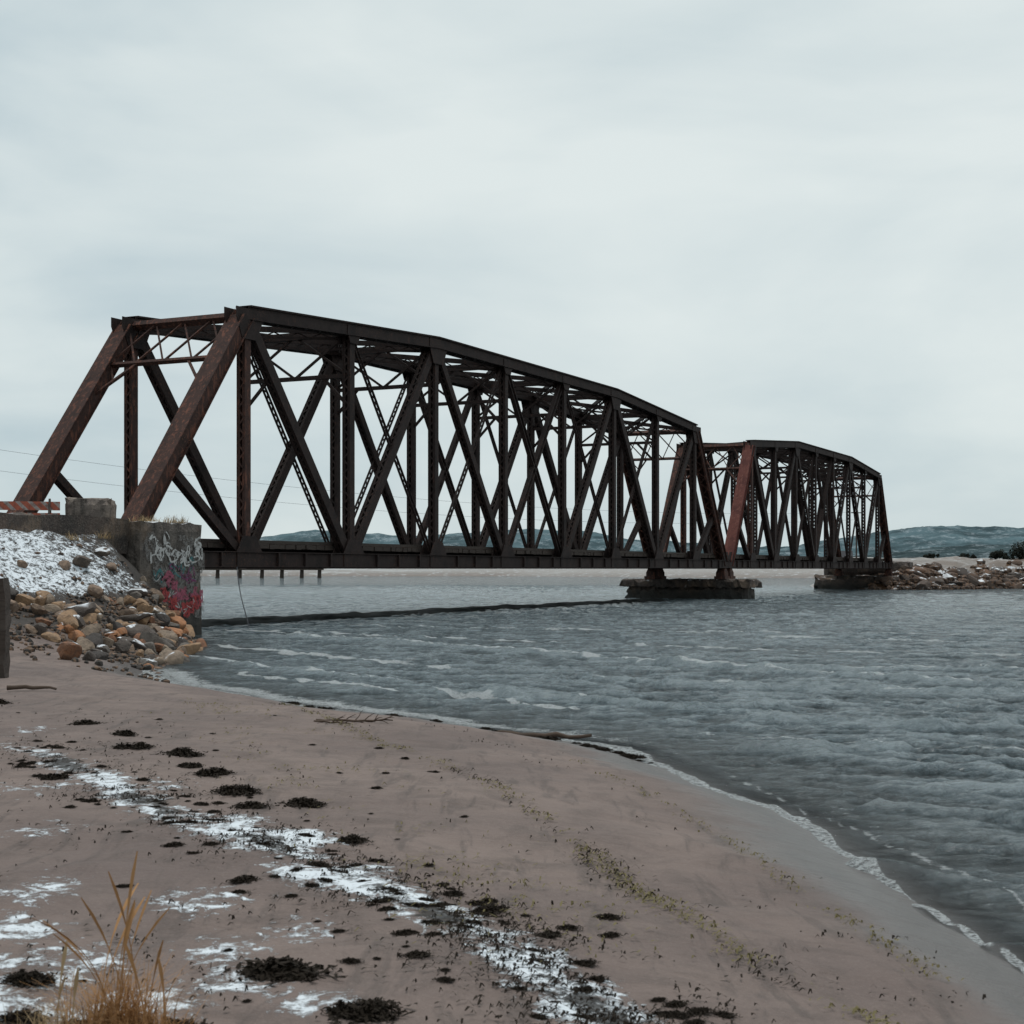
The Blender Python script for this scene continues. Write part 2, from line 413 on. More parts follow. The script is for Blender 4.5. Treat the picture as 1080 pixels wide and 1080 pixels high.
# ------------------------------------------------------------ piers and abutments
def rough_box(B,x0,x1,y0,y1,z0,z1,seg=.5,amp=.05,seed=1,ch=.06):
    nx=max(1,int((x1-x0)/seg));ny=max(1,int((y1-y0)/seg));nz=max(1,int((z1-z0)/seg))
    idx={}
    r=random.Random(seed)
    def vid(i,j,k):
        key=(i,j,k)
        if key in idx:return idx[key]
        x=x0+(x1-x0)*i/nx;y=y0+(y1-y0)*j/ny;z=z0+(z1-z0)*k/nz
        e=(i in(0,nx))+(j in(0,ny))+(k in(0,nz))
        a=amp*(.5 if e==1 else 1.0)
        x+=r.uniform(-a,a)*(.6);y+=r.uniform(-a,a)*.6;z+=r.uniform(-a,a)*.6
        if e>=2:
            if i==0:x+=r.uniform(0,ch)
            if i==nx:x-=r.uniform(0,ch)
            if j==0:y+=r.uniform(0,ch)
            if j==ny:y-=r.uniform(0,ch)
            if k==nz:z-=r.uniform(0,ch)
        idx[key]=len(B.v);B.v.append((x,y,z));return idx[key]
    for i in range(nx):
        for j in range(ny):
            B.f.append((vid(i,j,0),vid(i,j+1,0),vid(i+1,j+1,0),vid(i+1,j,0)))
            B.f.append((vid(i,j,nz),vid(i+1,j,nz),vid(i+1,j+1,nz),vid(i,j+1,nz)))
    for i in range(nx):
        for k in range(nz):
            B.f.append((vid(i,0,k),vid(i+1,0,k),vid(i+1,0,k+1),vid(i,0,k+1)))
            B.f.append((vid(i,ny,k),vid(i,ny,k+1),vid(i+1,ny,k+1),vid(i+1,ny,k)))
    for j in range(ny):
        for k in range(nz):
            B.f.append((vid(0,j,k),vid(0,j,k+1),vid(0,j+1,k+1),vid(0,j+1,k)))
            B.f.append((vid(nx,j,k),vid(nx,j+1,k),vid(nx,j+1,k+1),vid(nx,j,k+1)))
ab=empty('bridge_abutment',loc2w(0,0,0),TH)
thing(ab,'weathered concrete abutment with graffiti at the bridge end','abutment')
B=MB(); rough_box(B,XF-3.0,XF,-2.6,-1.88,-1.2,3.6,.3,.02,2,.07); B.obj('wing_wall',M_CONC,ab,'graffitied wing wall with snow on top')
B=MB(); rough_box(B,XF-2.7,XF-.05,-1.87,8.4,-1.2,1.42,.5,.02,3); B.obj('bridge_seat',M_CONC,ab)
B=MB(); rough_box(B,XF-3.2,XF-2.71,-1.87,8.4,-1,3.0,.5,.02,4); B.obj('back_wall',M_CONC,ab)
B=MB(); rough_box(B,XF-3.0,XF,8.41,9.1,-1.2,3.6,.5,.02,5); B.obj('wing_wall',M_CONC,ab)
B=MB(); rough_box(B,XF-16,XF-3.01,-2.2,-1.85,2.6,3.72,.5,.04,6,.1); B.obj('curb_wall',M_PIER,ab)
def strokes(name,col,rect,n,wd,base,parent,seed,amp=.28,fade=.44,soft=.10,op=1.0):
    m,nt,b=newmat(name+'_paint'); n_=noise(nt,wpos(nt),7,8,.75)
    tr=N(nt,'ShaderNodeBsdfTransparent'); ms=N(nt,'ShaderNodeMixShader')
    f=maprange(nt,n_,fade,fade+soft,0,op)
    b.inputs['Base Color'].default_value=(*col,1); b.inputs['Roughness'].default_value=.8
    L(nt,f,ms.inputs[0]); L(nt,b.outputs[0],ms.inputs[2]); L(nt,tr.outputs[0],ms.inputs[1]); L(nt,ms.outputs[0],nt.nodes['Material Output'].inputs['Surface'])
    B=MB(); off=0; r=random.Random(seed)
    for k in range(n):
        cx=rect[0]+(rect[1]-rect[0])*((k+r.random())/n);cz=r.uniform(rect[2],rect[3]); pts=[]; an=r.uniform(0,6.28)
        for j in range(r.randint(4,8)):
            pts.append(Vector((min(max(XF-2.9,XF-2.9+cx+math.cos(an)*amp*r.uniform(.3,1.1)+j*.05),XF-.1),min(3.45,cz+math.sin(an)*amp*r.uniform(.4,1.2))))); an+=r.uniform(.9,2.2)*r.choice((1,1,-1))
        sm=[]; q=[pts[0]]+pts+[pts[-1]]
        for i in range(1,len(q)-2):
            for t in np.linspace(0,1,7)[:-1]:
                a,b_,c,d=q[i-1],q[i],q[i+1],q[i+2]
                sm.append(.5*((2*b_)+(c-a)*t+(2*a-5*b_+4*c-d)*t*t+(3*b_-a-3*c+d)*t**3))
        sm.append(pts[-1]); b0=len(B.v); w_=wd*r.uniform(.6,1.4)
        for i,p in enumerate(sm):
            t=(sm[min(i+1,len(sm)-1)]-sm[max(i-1,0)])
            t=t.normalized() if t.length>1e-6 else Vector((1,0)); nn=Vector((-t.y,t.x))*w_/2
            yy=-2.6-base-off; off+=.00002
            B.v.append((p.x+nn.x,yy,p.y+nn.y)); B.v.append((p.x-nn.x,yy,p.y-nn.y))
        for i in range(len(sm)-1): B.f.append((b0+2*i,b0+2*i+1,b0+2*i+3,b0+2*i+2))
    return B.obj('graffiti',m,parent,'faded '+name+' spray paint scribbles')
strokes('grey',(.23,.215,.205),(.2,2.8,.9,3.1),20,.26,.022,ab,1,.35,.42,.2,.7)
strokes('pink',(.33,.085,.13),(.6,2.6,1.1,2.0),10,.13,.028,ab,4,.30,.40,.16,.9)
strokes('teal',(.05,.18,.19),(.5,2.5,1.4,2.4),5,.06,.034,ab,3,.28,.42,.14,.85)
strokes('purple',(.19,.045,.12),(.6,2.6,1.5,2.1),3,.07,.040,ab,2,.28,.43,.14,.8)
strokes('red',(.34,.045,.045),(.6,2.6,.7,1.4),10,.10,.046,ab,5,.24,.40,.14,.9)
strokes('white',(.52,.51,.50),(.2,2.7,2.3,3.05),18,.06,.052,ab,6,.25,.38,.14,.85)
strokes('white',(.42,.41,.40),(.4,2.5,.9,1.9),5,.035,.058,ab,8,.2,.41,.12,.8)
xp=P*7.97
pr=empty('bridge_pier',loc2w(xp,W/2,0),TH); thing(pr,'low wide weathered concrete pier standing in the channel','pier')
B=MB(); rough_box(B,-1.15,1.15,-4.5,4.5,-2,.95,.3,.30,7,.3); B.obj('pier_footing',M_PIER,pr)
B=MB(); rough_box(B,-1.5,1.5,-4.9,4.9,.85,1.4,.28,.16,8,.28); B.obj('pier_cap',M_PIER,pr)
xa=P*15.67
fa=empty('bridge_abutment',loc2w(xa,W/2,0),TH); thing(fa,'dark stone abutment on the far rocky shore','abutment')
B=MB(); rough_box(B,-.9,3,-5,5,-2,1.42,.45,.34,9,.4); B.obj('bridge_seat',M_PIER,fa)
B=MB(); rough_box(B,1.4,3,-4.6,4.6,1.3,2.9,.5,.22,10,.3); B.obj('back_wall',M_PIER,fa)
B=MB(); rough_box(B,2.9,7.5,-4.9,-3.9,-.5,2.6,.6,.40,14,.6); B.obj('wing_wall',M_PIER,fa)

# ------------------------------------------------------------ terrain sheet
def axis(segs):
    out=[segs[0][0]]
    for a,b,st0,st1 in segs:
        x=a
        while x<b-1e-6:
            t=(x-a)/(b-a); st=st0*(st1/st0)**t; x+=st
            out.append(min(x,b))
    return np.unique(np.array(out))
def gridmesh(name,xs,ys,zfun,mat,cull=None,kind='structure'):
    X,Y=np.meshgrid(xs,ys); Z,attrs=zfun(X,Y)
    nx=len(xs);ny=len(ys)
    co=np.stack([X,Y,Z],-1).reshape(-1,3)
    i=np.arange(nx-1);j=np.arange(ny-1); I,J=np.meshgrid(i,j); a=(J*nx+I).ravel()
    F=np.stack([a,a+1,a+nx+1,a+nx],-1)
    if cull is not None:
        keep=cull(X,Y,Z,attrs).ravel(); F=F[keep[F].any(1)]
    me=bpy.data.meshes.new(name)
    me.vertices.add(len(co)); me.vertices.foreach_set('co',co.ravel())
    me.loops.add(F.size); me.loops.foreach_set('vertex_index',F.ravel().astype(np.int32))
    me.polygons.add(len(F)); me.polygons.foreach_set('loop_start',np.arange(0,F.size,4,dtype=np.int32))
    me.update(calc_edges=True); me.polygons.foreach_set('use_smooth',np.ones(len(F),bool))
    for k,v in attrs.items():
        at=me.attributes.new(k,'FLOAT','POINT'); at.data.foreach_set('value',np.asarray(v,np.float32).ravel())
    me.materials.append(mat); me.validate(); o=bpy.data.objects.new(name,me); coll.objects.link(o)
    if kind: o['kind']=kind
    return o
ms0,nt,b=newmat('dark_shade_strip'); n_=noise(nt,wpos(nt),3,8,.7); L(nt,mix(nt,n_,(.008,.011,.011),(.03,.033,.031)),b.inputs['Base Color']); b.inputs['Roughness'].default_value=.6; b.inputs['Specular IOR Level'].default_value=.2; bump(nt,n_,.8,.1,b)  # near-black colour that paints the bridge shade onto the water
def stripf(X,Y):
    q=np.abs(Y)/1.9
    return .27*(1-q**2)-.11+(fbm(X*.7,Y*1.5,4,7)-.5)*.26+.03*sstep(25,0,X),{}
so_=gridmesh('shade_strip',np.arange(XF-.5,P*6.9,.25),np.linspace(-2.1,2.1,23),stripf,ms0,kind=None)  # made-up low strip, added to darken the shade band under the span
so_.location=loc2w(0,W/2,0); so_.rotation_euler=(0,0,TH); thing(so_,'dark strip added as bridge shade beneath the long span','shade')

WRACK=[(-4.4,13.2),(-2.9,11.0),(-2.3,9.9),(-1.47,8.9),(-.75,7.8),(-.3,7.1),(.06,6.46),(.36,5.8),(.55,5.3),(.7,4.5)]
STRAWL=[(-3.3,20.5),(-2.1,16.8),(-1.2,14.2),(-.25,12.0),(.45,9.4),(.75,8.2),(1.1,7.0),(1.5,6.0),(1.8,5.0)]
SNOWP=[(-1.35,8.9,.6,.97),(-.95,8.1,.55,.98),(-1.8,9.6,.5,.88),(-.35,7.25,.42,.95),(-1.9,6.1,.6,.90),(-1.45,5.6,.5,.88),(-2.0,5.4,.6,.94),(-1.25,6.5,.45,.86),(-.75,5.7,.35,.80),(-.55,5.2,.35,.80),
       (-2.3,7.4,.6,.78),(-3.6,10.9,.7,.76),(-2.9,9.3,.55,.76),(-1.55,7.3,.5,.84),(-2.2,6.6,.5,.86),(-4.8,14.5,.8,.68),(.10,6.4,.32,.90),(.42,5.6,.3,.84),(-1.0,6.9,.4,.84),(-3.2,8.6,.5,.78),(-1.1,6.1,.4,.84),(-2.7,11.0,.6,.82)]
def terr(X,Y):
    h,d1,d2,d3,emb=hland(X,Y)
    a=UX*X+UY*Y; o=-UY*X+UX*Y
    cut=(a-A0>XF-.15)&(o-O0>-2.5)&(Y<80)&(Y>40)
    h=np.where(cut,np.minimum(h,-.6),h)
    seat=(a-A0>XF-3.1)&(o-O0>-2.3)&(Y<80)&(Y>40)
    h=np.where(seat,np.minimum(h,.8),h)
    snow=np.zeros_like(h)
    for (x,y,r,s) in SNOWP: snow=np.maximum(snow,s*.635*np.exp(-((X-x)**2+((Y-y)*.75)**2)/(r*r)))
    wr=pdist(WRACK,X,Y); snow=np.maximum(snow,.585*np.exp(-(wr/.42)**2)*sstep(13.5,10,Y)+.5*np.exp(-(wr/.4)**2)*sstep(10,13.5,Y))
    br=fbm(X*3,Y*3,3,77)
    snow=snow*(.75+.5*br)
    e=sstep(1.0,1.6,h)*sstep(36.0,33.8,a)*sstep(31.8,30.5,o)
    snow=np.where(Y>24,e*(.465+.11*sstep(34,30.5,a)*sstep(.35,.6,fbm(X*.5,Y*.5,2,51)+.08)),snow)
    weed=np.exp(-((wr+.05)/.34)**2)*.62*(.6+.8*fbm(X*1.7,Y*1.7,2,79))
    edge=pdist([(-3.6,23.2),(-1.3,20.1),(-.2,19.1),(.9,17.6),(1.6,15.9),(2.1,13.6)],X,Y); weed=np.maximum(weed,.62*np.exp(-(edge/.20)**2)*sstep(.35,.6,fbm(X*1.2,Y*1.2,2,87)))
    w2=pdist(STRAWL,X+.7*(fbm(X*.9,Y*.9,2,81)-.5),Y); straw=np.exp(-(w2/.08)**2)*.66*sstep(.34,.56,fbm(X*2.2,Y*2.2,2,83))
    w3=pdist([(-3.5,18.5),(-2.0,14.5),(-1.0,12.4),(-.1,9.8),(.5,7.6),(1.1,5.6)],X+.6*(fbm(X*.8,Y*.8,2,84)-.5),Y); straw=np.maximum(straw,.62*np.exp(-(w3/.06)**2)*sstep(.40,.58,fbm(X*2,Y*2,2,85)))
    w4=pdist([(.6,14),(1.3,11.5),(1.7,9.2),(2.0,7)],X+.5*(fbm(X*.8,Y*.8,2,86)-.5),Y); straw=np.maximum(straw,.62*np.exp(-(w4/.04)**2)*sstep(.42,.58,fbm(X*2,Y*2,2,88)))
    h=h+.03*np.clip(snow-.4,0,.5)*sstep(30,20,Y)+.02*weed*fbm(X*9,Y*9,2,8)
    far=sstep(90,120,Y)
    return h,dict(dist=d1,snow=snow,weed=weed,straw=straw,gravel=sstep(.1,.5,emb),far=far,pale=sstep(300,380,Y)*sstep(60,-60,X))
mt,nt,b=newmat('shore_ground'); p=wpos(nt)
n_big=noise(nt,p,.55,5,.6); n_mid=noise(nt,p,3.2,8,.65,.4); n_f=noise(nt,p,55,4,.7)
ns0=math_(nt,'ADD',math_(nt,'MULTIPLY',noise(nt,scaled(nt,p,(1,.7,1)),13,12,.85,.5),.55),math_(nt,'MULTIPLY',noise(nt,p,5.5,8,.7,.8),.45))
n_s=math_(nt,'ADD',math_(nt,'MULTIPLY',math_(nt,'SUBTRACT',ns0,.5),1.9),.5)
dist=attr(nt,'dist')
sand=mix(nt,maprange(nt,n_big,.3,.7),(.122,.089,.080),(.186,.139,.121))
sand=mix(nt,maprange(nt,n_mid,.42,.72,0,.6),sand,(.078,.058,.051))
sand=mix(nt,maprange(nt,n_f,.5,.75,0,.38),sand,(.27,.21,.185))
sand=mix(nt,maprange(nt,noise(nt,scaled(nt,p,(5,.8,1),-22),1.2,7,.7,.6),.52,.66,0,.55),sand,(.062,.048,.043))
wetf=maprange(nt,math_(nt,'ADD',dist,math_(nt,'MULTIPLY',n_big,-1.7)),-.5,.6,1,0)
sand=mix(nt,math_(nt,'MULTIPLY',wetf,.78),sand,(.044,.036,.034))
grav=mix(nt,noise(nt,p,9,6,.7),(.022,.018,.016),(.10,.078,.064))
vor=N(nt,'ShaderNodeTexVoronoi'); vor.inputs['Scale'].default_value=6; L(nt,p,vor.inputs['Vector'])
grav=mix(nt,maprange(nt,vor.outputs['Distance'],.0,.45,0,.8),grav,(.026,.022,.02))
grav=mix(nt,maprange(nt,n_mid,.6,.7,0,.5),grav,(.14,.10,.055))
c=mix(nt,math_(nt,'MULTIPLY',attr(nt,'gravel'),maprange(nt,n_mid,.25,.42)),sand,grav)
farc=mix(nt,noise(nt,scaled(nt,p,(1,1,3)),.25,9,.75),(.022,.015,.012),(.17,.092,.048))
farc=mix(nt,maprange(nt,noise(nt,p,.5,9,.75),.56,.62),farc,(.45,.47,.5))
farc=mix(nt,math_(nt,'MULTIPLY',attr(nt,'pale'),maprange(nt,noise(nt,p,.03,8,.7),.55,.64)),farc,(.28,.27,.26))
c=mix(nt,attr(nt,'far'),c,farc)
st=math_(nt,'ADD',attr(nt,'straw'),math_(nt,'SUBTRACT',n_s,1.0))
c=mix(nt,maprange(nt,st,.05,.25,0,.7),c,(.11,.095,.04))
wd=math_(nt,'ADD',attr(nt,'weed'),math_(nt,'SUBTRACT',noise(nt,p,8,12,.8,.7),1.0))
sn=math_(nt,'ADD',attr(nt,'snow'),math_(nt,'SUBTRACT',n_s,1.0))
snf=maprange(nt,sn,-.02,.08)
c=mix(nt,snf,c,(.68,.73,.78))
c=mix(nt,maprange(nt,wd,.05,.14,0,.92),c,(.022,.018,.015))
L(nt,c,b.inputs['Base Color'])
L(nt,maprange(nt,wetf,0,1,.85,.28),b.inputs['Roughness'])
nb=bump(nt,n_mid,.6,.06,None); nb=bump(nt,noise(nt,p,11,6,.6),.6,.025,None,nb); nb=bump(nt,snf,.6,.03,None,nb); bump(nt,n_f,.5,.008,b,nb)
xs=axis([(-4200,-60,900,6),(-60,-18,6,.4),(-18,-6,.3,.14),(-6,3.6,.07,.055),(3.6,12,.1,2),(12,34,2,1.6),(34,84,1.2,1.4),(84,4200,3,700)])
ys=axis([(-400,-4,120,1.5),(-4,4,1.5,.08),(4,14,.06,.08),(14,30,.09,.14),(30,50,.16,.2),(50,90,.4,3),(90,150,3,1.4),(150,200,1,1.6),(200,520,2,6),(520,900,8,25),(900,4400,40,600)])
g=gridmesh('ground',xs,ys,terr,mt); g['label']='brown sandy beach with snow patches, kelp and rocky banks'
# ------------------------------------------------------------ water
FOAML=[([(-7.4,46.9),(-4,43.5),(.47,37.6),(3,33.5),(5.9,30.2),(9,26.5),(15,21.5)],.34,.93),
       ([(1.2,23.9),(2.4,22.9),(3.9,22.6)],.16,.98),
       ([(-5.5,30.2),(-3,27),(-.5,24.3),(.8,22.4)],.20,.90),([(3.0,33),(8,31),(13,31)],.26,.82),([(2.6,19.2),(4.5,17.6),(6,17.3)],.09,.74),([(-8,41),(-4,35.5),(-1,31)],.32,.90),([(-7.6,36),(-5,31.5),(-2,28)],.26,.88),
       ([(-10,52),(0,44),(8,38),(20,33)],.45,.82),([(5,27),(9,24.5),(12,24)],.18,.78),([(8,46),(18,41),(26,40)],.45,.76),([(1.5,29),(5,26),(7,25.4)],.18,.80),([(-6,56),(6,50),(16,48)],.6,.72),
       ([(2.15,15.6),(2.6,13.2),(2.95,11.4),(3.2,10),(3.4,8.6),(3.5,7)],.05,.74)]
RIDGES=[([(-.3,24.6),(.5,24.1),(1.3,24.0)],.20,.12),([(2.7,17.6),(3.6,17.1),(4.4,17.3)],.16,.13),([(2.6,10.9),(3.0,10.2),(3.7,9.5)],.10,.07),([(-7.4,46.7),(-4,43.3),(.47,37.4),(3,33.3),(5.9,30),(9,26.3),(15,21.3)],.26,.10),
        ([(1.2,23.7),(2.4,22.7),(3.9,22.4)],.18,.11),([(3.4,13.4),(4.4,12.6),(5.5,12.4)],.13,.08),([(2.8,8.2),(3.4,7.6),(4.2,7.4)],.10,.05),([(3.5,20.6),(5.5,19.8),(8,20.2)],.18,.10),([(-4,27.2),(-2,25.4),(0,24.6)],.18,.07),
        ([(-7.6,35.8),(-5,31.3),(-2,27.8)],.2,.07),([(3.0,32.8),(8,30.8),(13,30.8)],.25,.08),([(5,26.8),(9,24.3),(12,23.8)],.2,.09),([(4,14.3),(6,13.4),(8,13.6)],.13,.07),([(1.5,28.8),(5,25.8),(7,25.2)],.2,.08),([(3.4,11.2),(4.4,10.6),(5,10.8)],.10,.06)]
def wat(X,Y):
    d1=sdist(LAND1,X,Y)+(fbm(X*.55,Y*.55,3,3)-.5)*.7*sstep(60,40,Y)
    depth=np.clip(-d1,0,1e9)
    am=.25+.75*(1-np.exp(-depth/2.0))
    wx=X+1.2*fbm(X*.25,Y*.25,2,90); wy=Y+1.0*fbm(X*.4,Y*.4,2,91)+.2*X
    rid=lambda q:(1-np.abs(2*q-1))
    w=(rid(vnoise(wx*.6,wy*1.5,60))**2-.35)*.050
    w=w+(rid(vnoise(wx*1.3+3,wy*2.9,64))**2-.35)*.060+(rid(vnoise(wx*2.6-.35*wy,wy*4.6,65))**2-.35)*.048+(rid(vnoise(X*5.2+.8*Y,Y*7.0,67))**2-.35)*.026*sstep(42,26,Y)
    w=w*am*sstep(260,90,Y)*(.75+.5*fbm(X*.15,Y*.2,2,70))
    foam=np.zeros_like(X); jx=.25*(fbm(X*1.3,Y*1.3,2,15)-.5)*2; jy=.4*(fbm(X,Y,2,16)-.5)*3
    jn=sstep(9,22,Y)
    for l,wd_,s in FOAML:
        foam=np.maximum(foam,s*np.exp(-(pdist(l,X+jx*(.3+.7*jn),Y+jy*(.3+.7*jn))/wd_)**2))
    for l,wd_,s in RIDGES: w=w+s*np.exp(-(pdist(l,X+jx,Y+jy+.1)/wd_)**2)
    wdt=.045+.012*np.clip(Y-9,0,30)
    foam=np.maximum(foam,1.10*np.exp(-((depth-.04)/wdt)**2)*sstep(42,32,Y)*(d1<.4))
    foam=np.maximum(foam,(.55+.20*sstep(17,21,Y))*np.exp(-((depth-.5)/(.45+.02*np.clip(Y-15,0,20)))**2)*sstep(38,30,Y)*(d1<.4))
    foam=np.maximum(foam,.46*sstep(.58,.70,fbm(X*.35,Y*1.1,4,33))*sstep(170,60,Y)*sstep(.2,2,depth))
    crest=np.clip(w*8+.42,0,1)
    return w,dict(dist=d1,foam=foam,crest=crest)
mw,nt,b=newmat('channel_water'); p=wpos(nt)
rv=scaled(nt,p,(.65,1.3,1),12)
a1=noise(nt,rv,1.1,5,.6,.3); a2=noise(nt,rv,3.2,12,.82,.3); a3=noise(nt,rv,13,8,.8,.3); a4=noise(nt,scaled(nt,p,(2.6,.5,1),8),2.6,14,.95,.1)
n0=bump(nt,a1,1.0,.45,None); n1=bump(nt,a2,1.0,.42,None,n0); bump(nt,a3,1.0,.12,b,n1)
fo=math_(nt,'ADD',attr(nt,'foam'),math_(nt,'SUBTRACT',noise(nt,scaled(nt,p,(1,1.7,1)),6,12,.85,.5),1.0))
ff=maprange(nt,fo,.08,.24,0,.92)
fine=noise(nt,scaled(nt,p,(1,1.3,1)),26,6,.75)
ff=math_(nt,'MULTIPLY',ff,maprange(nt,fine,.36,.56,.3,1))
tone=math_(nt,'ADD',math_(nt,'ADD',math_(nt,'MULTIPLY',a2,.30),math_(nt,'MULTIPLY',a4,.32)),math_(nt,'ADD',math_(nt,'MULTIPLY',a3,.20),math_(nt,'MULTIPLY',attr(nt,'crest'),.18)))
col=ramp(nt,tone,[(.40,(.010,.019,.025)),(.475,(.065,.092,.105)),(.54,(.20,.255,.285)),(.60,(.40,.475,.51))])  # ripple shading put into the base colour: dark troughs, light crests
sh=maprange(nt,attr(nt,'dist'),-3.0,0,0,.45); col=mix(nt,sh,col,(.085,.082,.076))
col=mix(nt,ff,col,(.80,.84,.86))
L(nt,col,b.inputs['Base Color']); b.inputs['IOR'].default_value=1.33
b.inputs['Specular IOR Level'].default_value=.5
L(nt,maprange(nt,ff,0,.6,.05,.8),b.inputs['Roughness'])
tr=N(nt,'ShaderNodeBsdfTransparent'); ms=N(nt,'ShaderNodeMixShader')
af=math_(nt,'MAXIMUM',maprange(nt,attr(nt,'dist'),-.7,.15,1,.12),ff)
L(nt,af,ms.inputs[0]); L(nt,tr.outputs[0],ms.inputs[1]); L(nt,b.outputs[0],ms.inputs[2]); L(nt,ms.outputs[0],nt.nodes['Material Output'].inputs['Surface'])
xs=axis([(-4200,-60,800,5),(-60,-12,4,.3),(-12,-3,.16,.08),(-3,9,.055,.06),(9,30,.08,.25),(30,110,.45,3),(110,4200,5,800)])
ys=axis([(-300,3,60,.3),(3,12,.05,.045),(12,32,.040,.065),(32,70,.07,.18),(70,200,.3,2),(200,4300,5,500)])
w=gridmesh('water',xs,ys,wat,mw,cull=lambda X,Y,Z,A:A['dist']<.8); w['label']='rippled grey teal channel water with foam'

# ------------------------------------------------------------ hills
def hills(name,y,x0,x1,prof,col,seed,label,dep=500):
    m,nt,b=newmat(name+'_cover'); p=wpos(nt)
    nz=noise(nt,scaled(nt,p,(1,1,2.5)),.012,8,.7); n2=noise(nt,scaled(nt,p,(1,.5,2)),.035,10,.85)
    c=mix(nt,maprange(nt,nz,.35,.65),tuple(v*.6 for v in col),tuple(v*1.35 for v in col)); c=mix(nt,maprange(nt,n2,.5,.6,0,.55),c,(.30,.35,.38))  # distance haze is put into the bluish base colour
    L(nt,c,b.inputs['Base Color']); b.inputs['Roughness'].default_value=1; b.inputs['Specular IOR Level'].default_value=0
    xs=np.linspace(x0,x1,620); ys=np.linspace(y,y+dep,26)
    def f(X,Y):
        t=(Y-y)/dep; px=X/(y+dep*.5)*1575+540
        base=np.interp(px,[q[0] for q in prof],[q[1] for q in prof])*(y/1575.)
        sh=np.sin(np.clip(t*1.15,0,1)*math.pi/2)**.8
        z=base*sh*(.72+.56*fbm(X*.007,Y*.007,6,seed))+EYE*sh+(fbm(X*.06,Y*.06,2,seed+9)-.5)*5*sh
        return z-1,{}
    o=gridmesh(name,xs,ys,f,m); o['label']=label
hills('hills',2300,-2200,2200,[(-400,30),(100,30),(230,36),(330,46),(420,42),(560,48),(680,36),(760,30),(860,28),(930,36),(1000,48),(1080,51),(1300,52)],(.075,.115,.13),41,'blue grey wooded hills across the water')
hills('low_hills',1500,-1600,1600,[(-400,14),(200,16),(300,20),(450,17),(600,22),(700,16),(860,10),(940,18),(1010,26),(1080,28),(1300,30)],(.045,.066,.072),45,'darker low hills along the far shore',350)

# ------------------------------------------------------------ rocks
import bmesh
def rockmesh(seed,k=3):
    bm=bmesh.new(); bmesh.ops.create_icosphere(bm,subdivisions=k,radius=.5)
    r=random.Random(seed); sc=Vector((r.uniform(.85,1.4),r.uniform(.75,1.1),r.uniform(.55,.95)))
    planes=[(Vector((r.gauss(0,1),r.gauss(0,1),r.gauss(0,1))).normalized(),r.uniform(.24,.38)) for _ in range(10)]
    for v in bm.verts:
        for n,d in planes:
            t=v.co.dot(n)
            if t>d: v.co-=n*(t-d)*.94
        v.co+=Vector((r.uniform(-1,1),r.uniform(-1,1),r.uniform(-1,1)))*.011
        v.co=Vector((v.co.x*sc.x,v.co.y*sc.y,v.co.z*sc.z))*1.18
    me=bpy.data.meshes.new('boulder'); bm.to_mesh(me); bm.free()
    me.polygons.foreach_set('use_smooth',[True]*len(me.polygons)); me.set_sharp_from_angle(angle=math.radians(31)); return me
RM=[rockmesh(i) for i in range(14)]
for me in RM: me.materials.append(M_ROCK)
RM2=[me.copy() for me in RM]
for me in RM2: me.materials.clear(); me.materials.append(M_ROCK2)
RM3=[me.copy() for me in RM]
for me in RM3: me.materials.clear(); me.materials.append(M_ROCK3)
def bankpts(n,seed,amax=38.0,fall=2.3,hmax=1.5,amin=27,dmax=7):
    r=random.Random(seed)
    aa=np.array([r.uniform(22,amax) for _ in range(n*16)]);oo=np.array([r.uniform(17.5,29.6) for _ in range(n*16)])
    x=UX*aa-UY*oo;y=UY*aa+UX*oo; h,d1,_,_,emb=hland(x,y); out=[]
    for i in range(len(x)):
        d=d1[i]
        if d<-.5 or d>dmax: continue
        if aa[i]>36.9: continue
        if aa[i]>34.5 and d<-.05: continue
        pr=math.exp(-max(d-1.6,0)/fall)*(.05+.95*min(1,max(0,(aa[i]-amin)/4)))
        if h[i]>hmax: pr*=max(.05,1-(h[i]-hmax)/.5)
        if r.random()>pr: continue
        out.append((x[i],y[i],h[i],d,aa[i],oo[i]))
        if len(out)>=n: break
    return out
r=random.Random(21)
for (x,y,h,d,a,o) in bankpts(200,5,fall=3.6,hmax=1.2,amin=24.5,dmax=8):
    s=min(.68,.24+abs(r.gauss(0,.16)))
    if a>34.8 and o>27: s*=.85
    ob=bpy.data.objects.new('boulder',RM[r.randrange(14)]); coll.objects.link(ob)
    ob.location=(x,y,h+s*r.uniform(.08,.38)); ob.scale=(s,s,s*r.uniform(.75,1.05)); ob.rotation_euler=(r.uniform(-.8,.8),r.uniform(-.8,.8),r.uniform(0,6.3))
    thing(ob,'orange brown shore rock in the pile below the abutment','rock','rocks heaped below the abutment')
def rockheap(name,pts,mat,smin,smax,label,seed):
    r=random.Random(seed);B=MB()
    bm=bmesh.new(); bmesh.ops.create_icosphere(bm,subdivisions=1,radius=.5); vs=[v.co.copy() for v in bm.verts]; fs=[[v.index for v in f.verts] for f in bm.faces]; bm.free()
    for q in pts:
        s=r.uniform(smin,smax)*r.uniform(.6,1); sx,sy,sz=r.uniform(.7,1.4),r.uniform(.7,1.2),r.uniform(.5,.9); an=r.uniform(0,6.28); ca,sa=math.cos(an),math.sin(an); b0=len(B.v)
        for v in vs:
            k=r.uniform(.75,1.2); vx,vy,vz=v.x*sx*s*k,v.y*sy*s*k,v.z*sz*s*k; B.v.append((q[0]+vx*ca-vy*sa,q[1]+vx*sa+vy*ca,q[2]+vz+s*.12))
        for f in fs: B.f.append(tuple(b0+i for i in f))
    o=B.obj(name,mat); o['kind']='stuff'; o['label']=label; o['category']='rubble'; return o
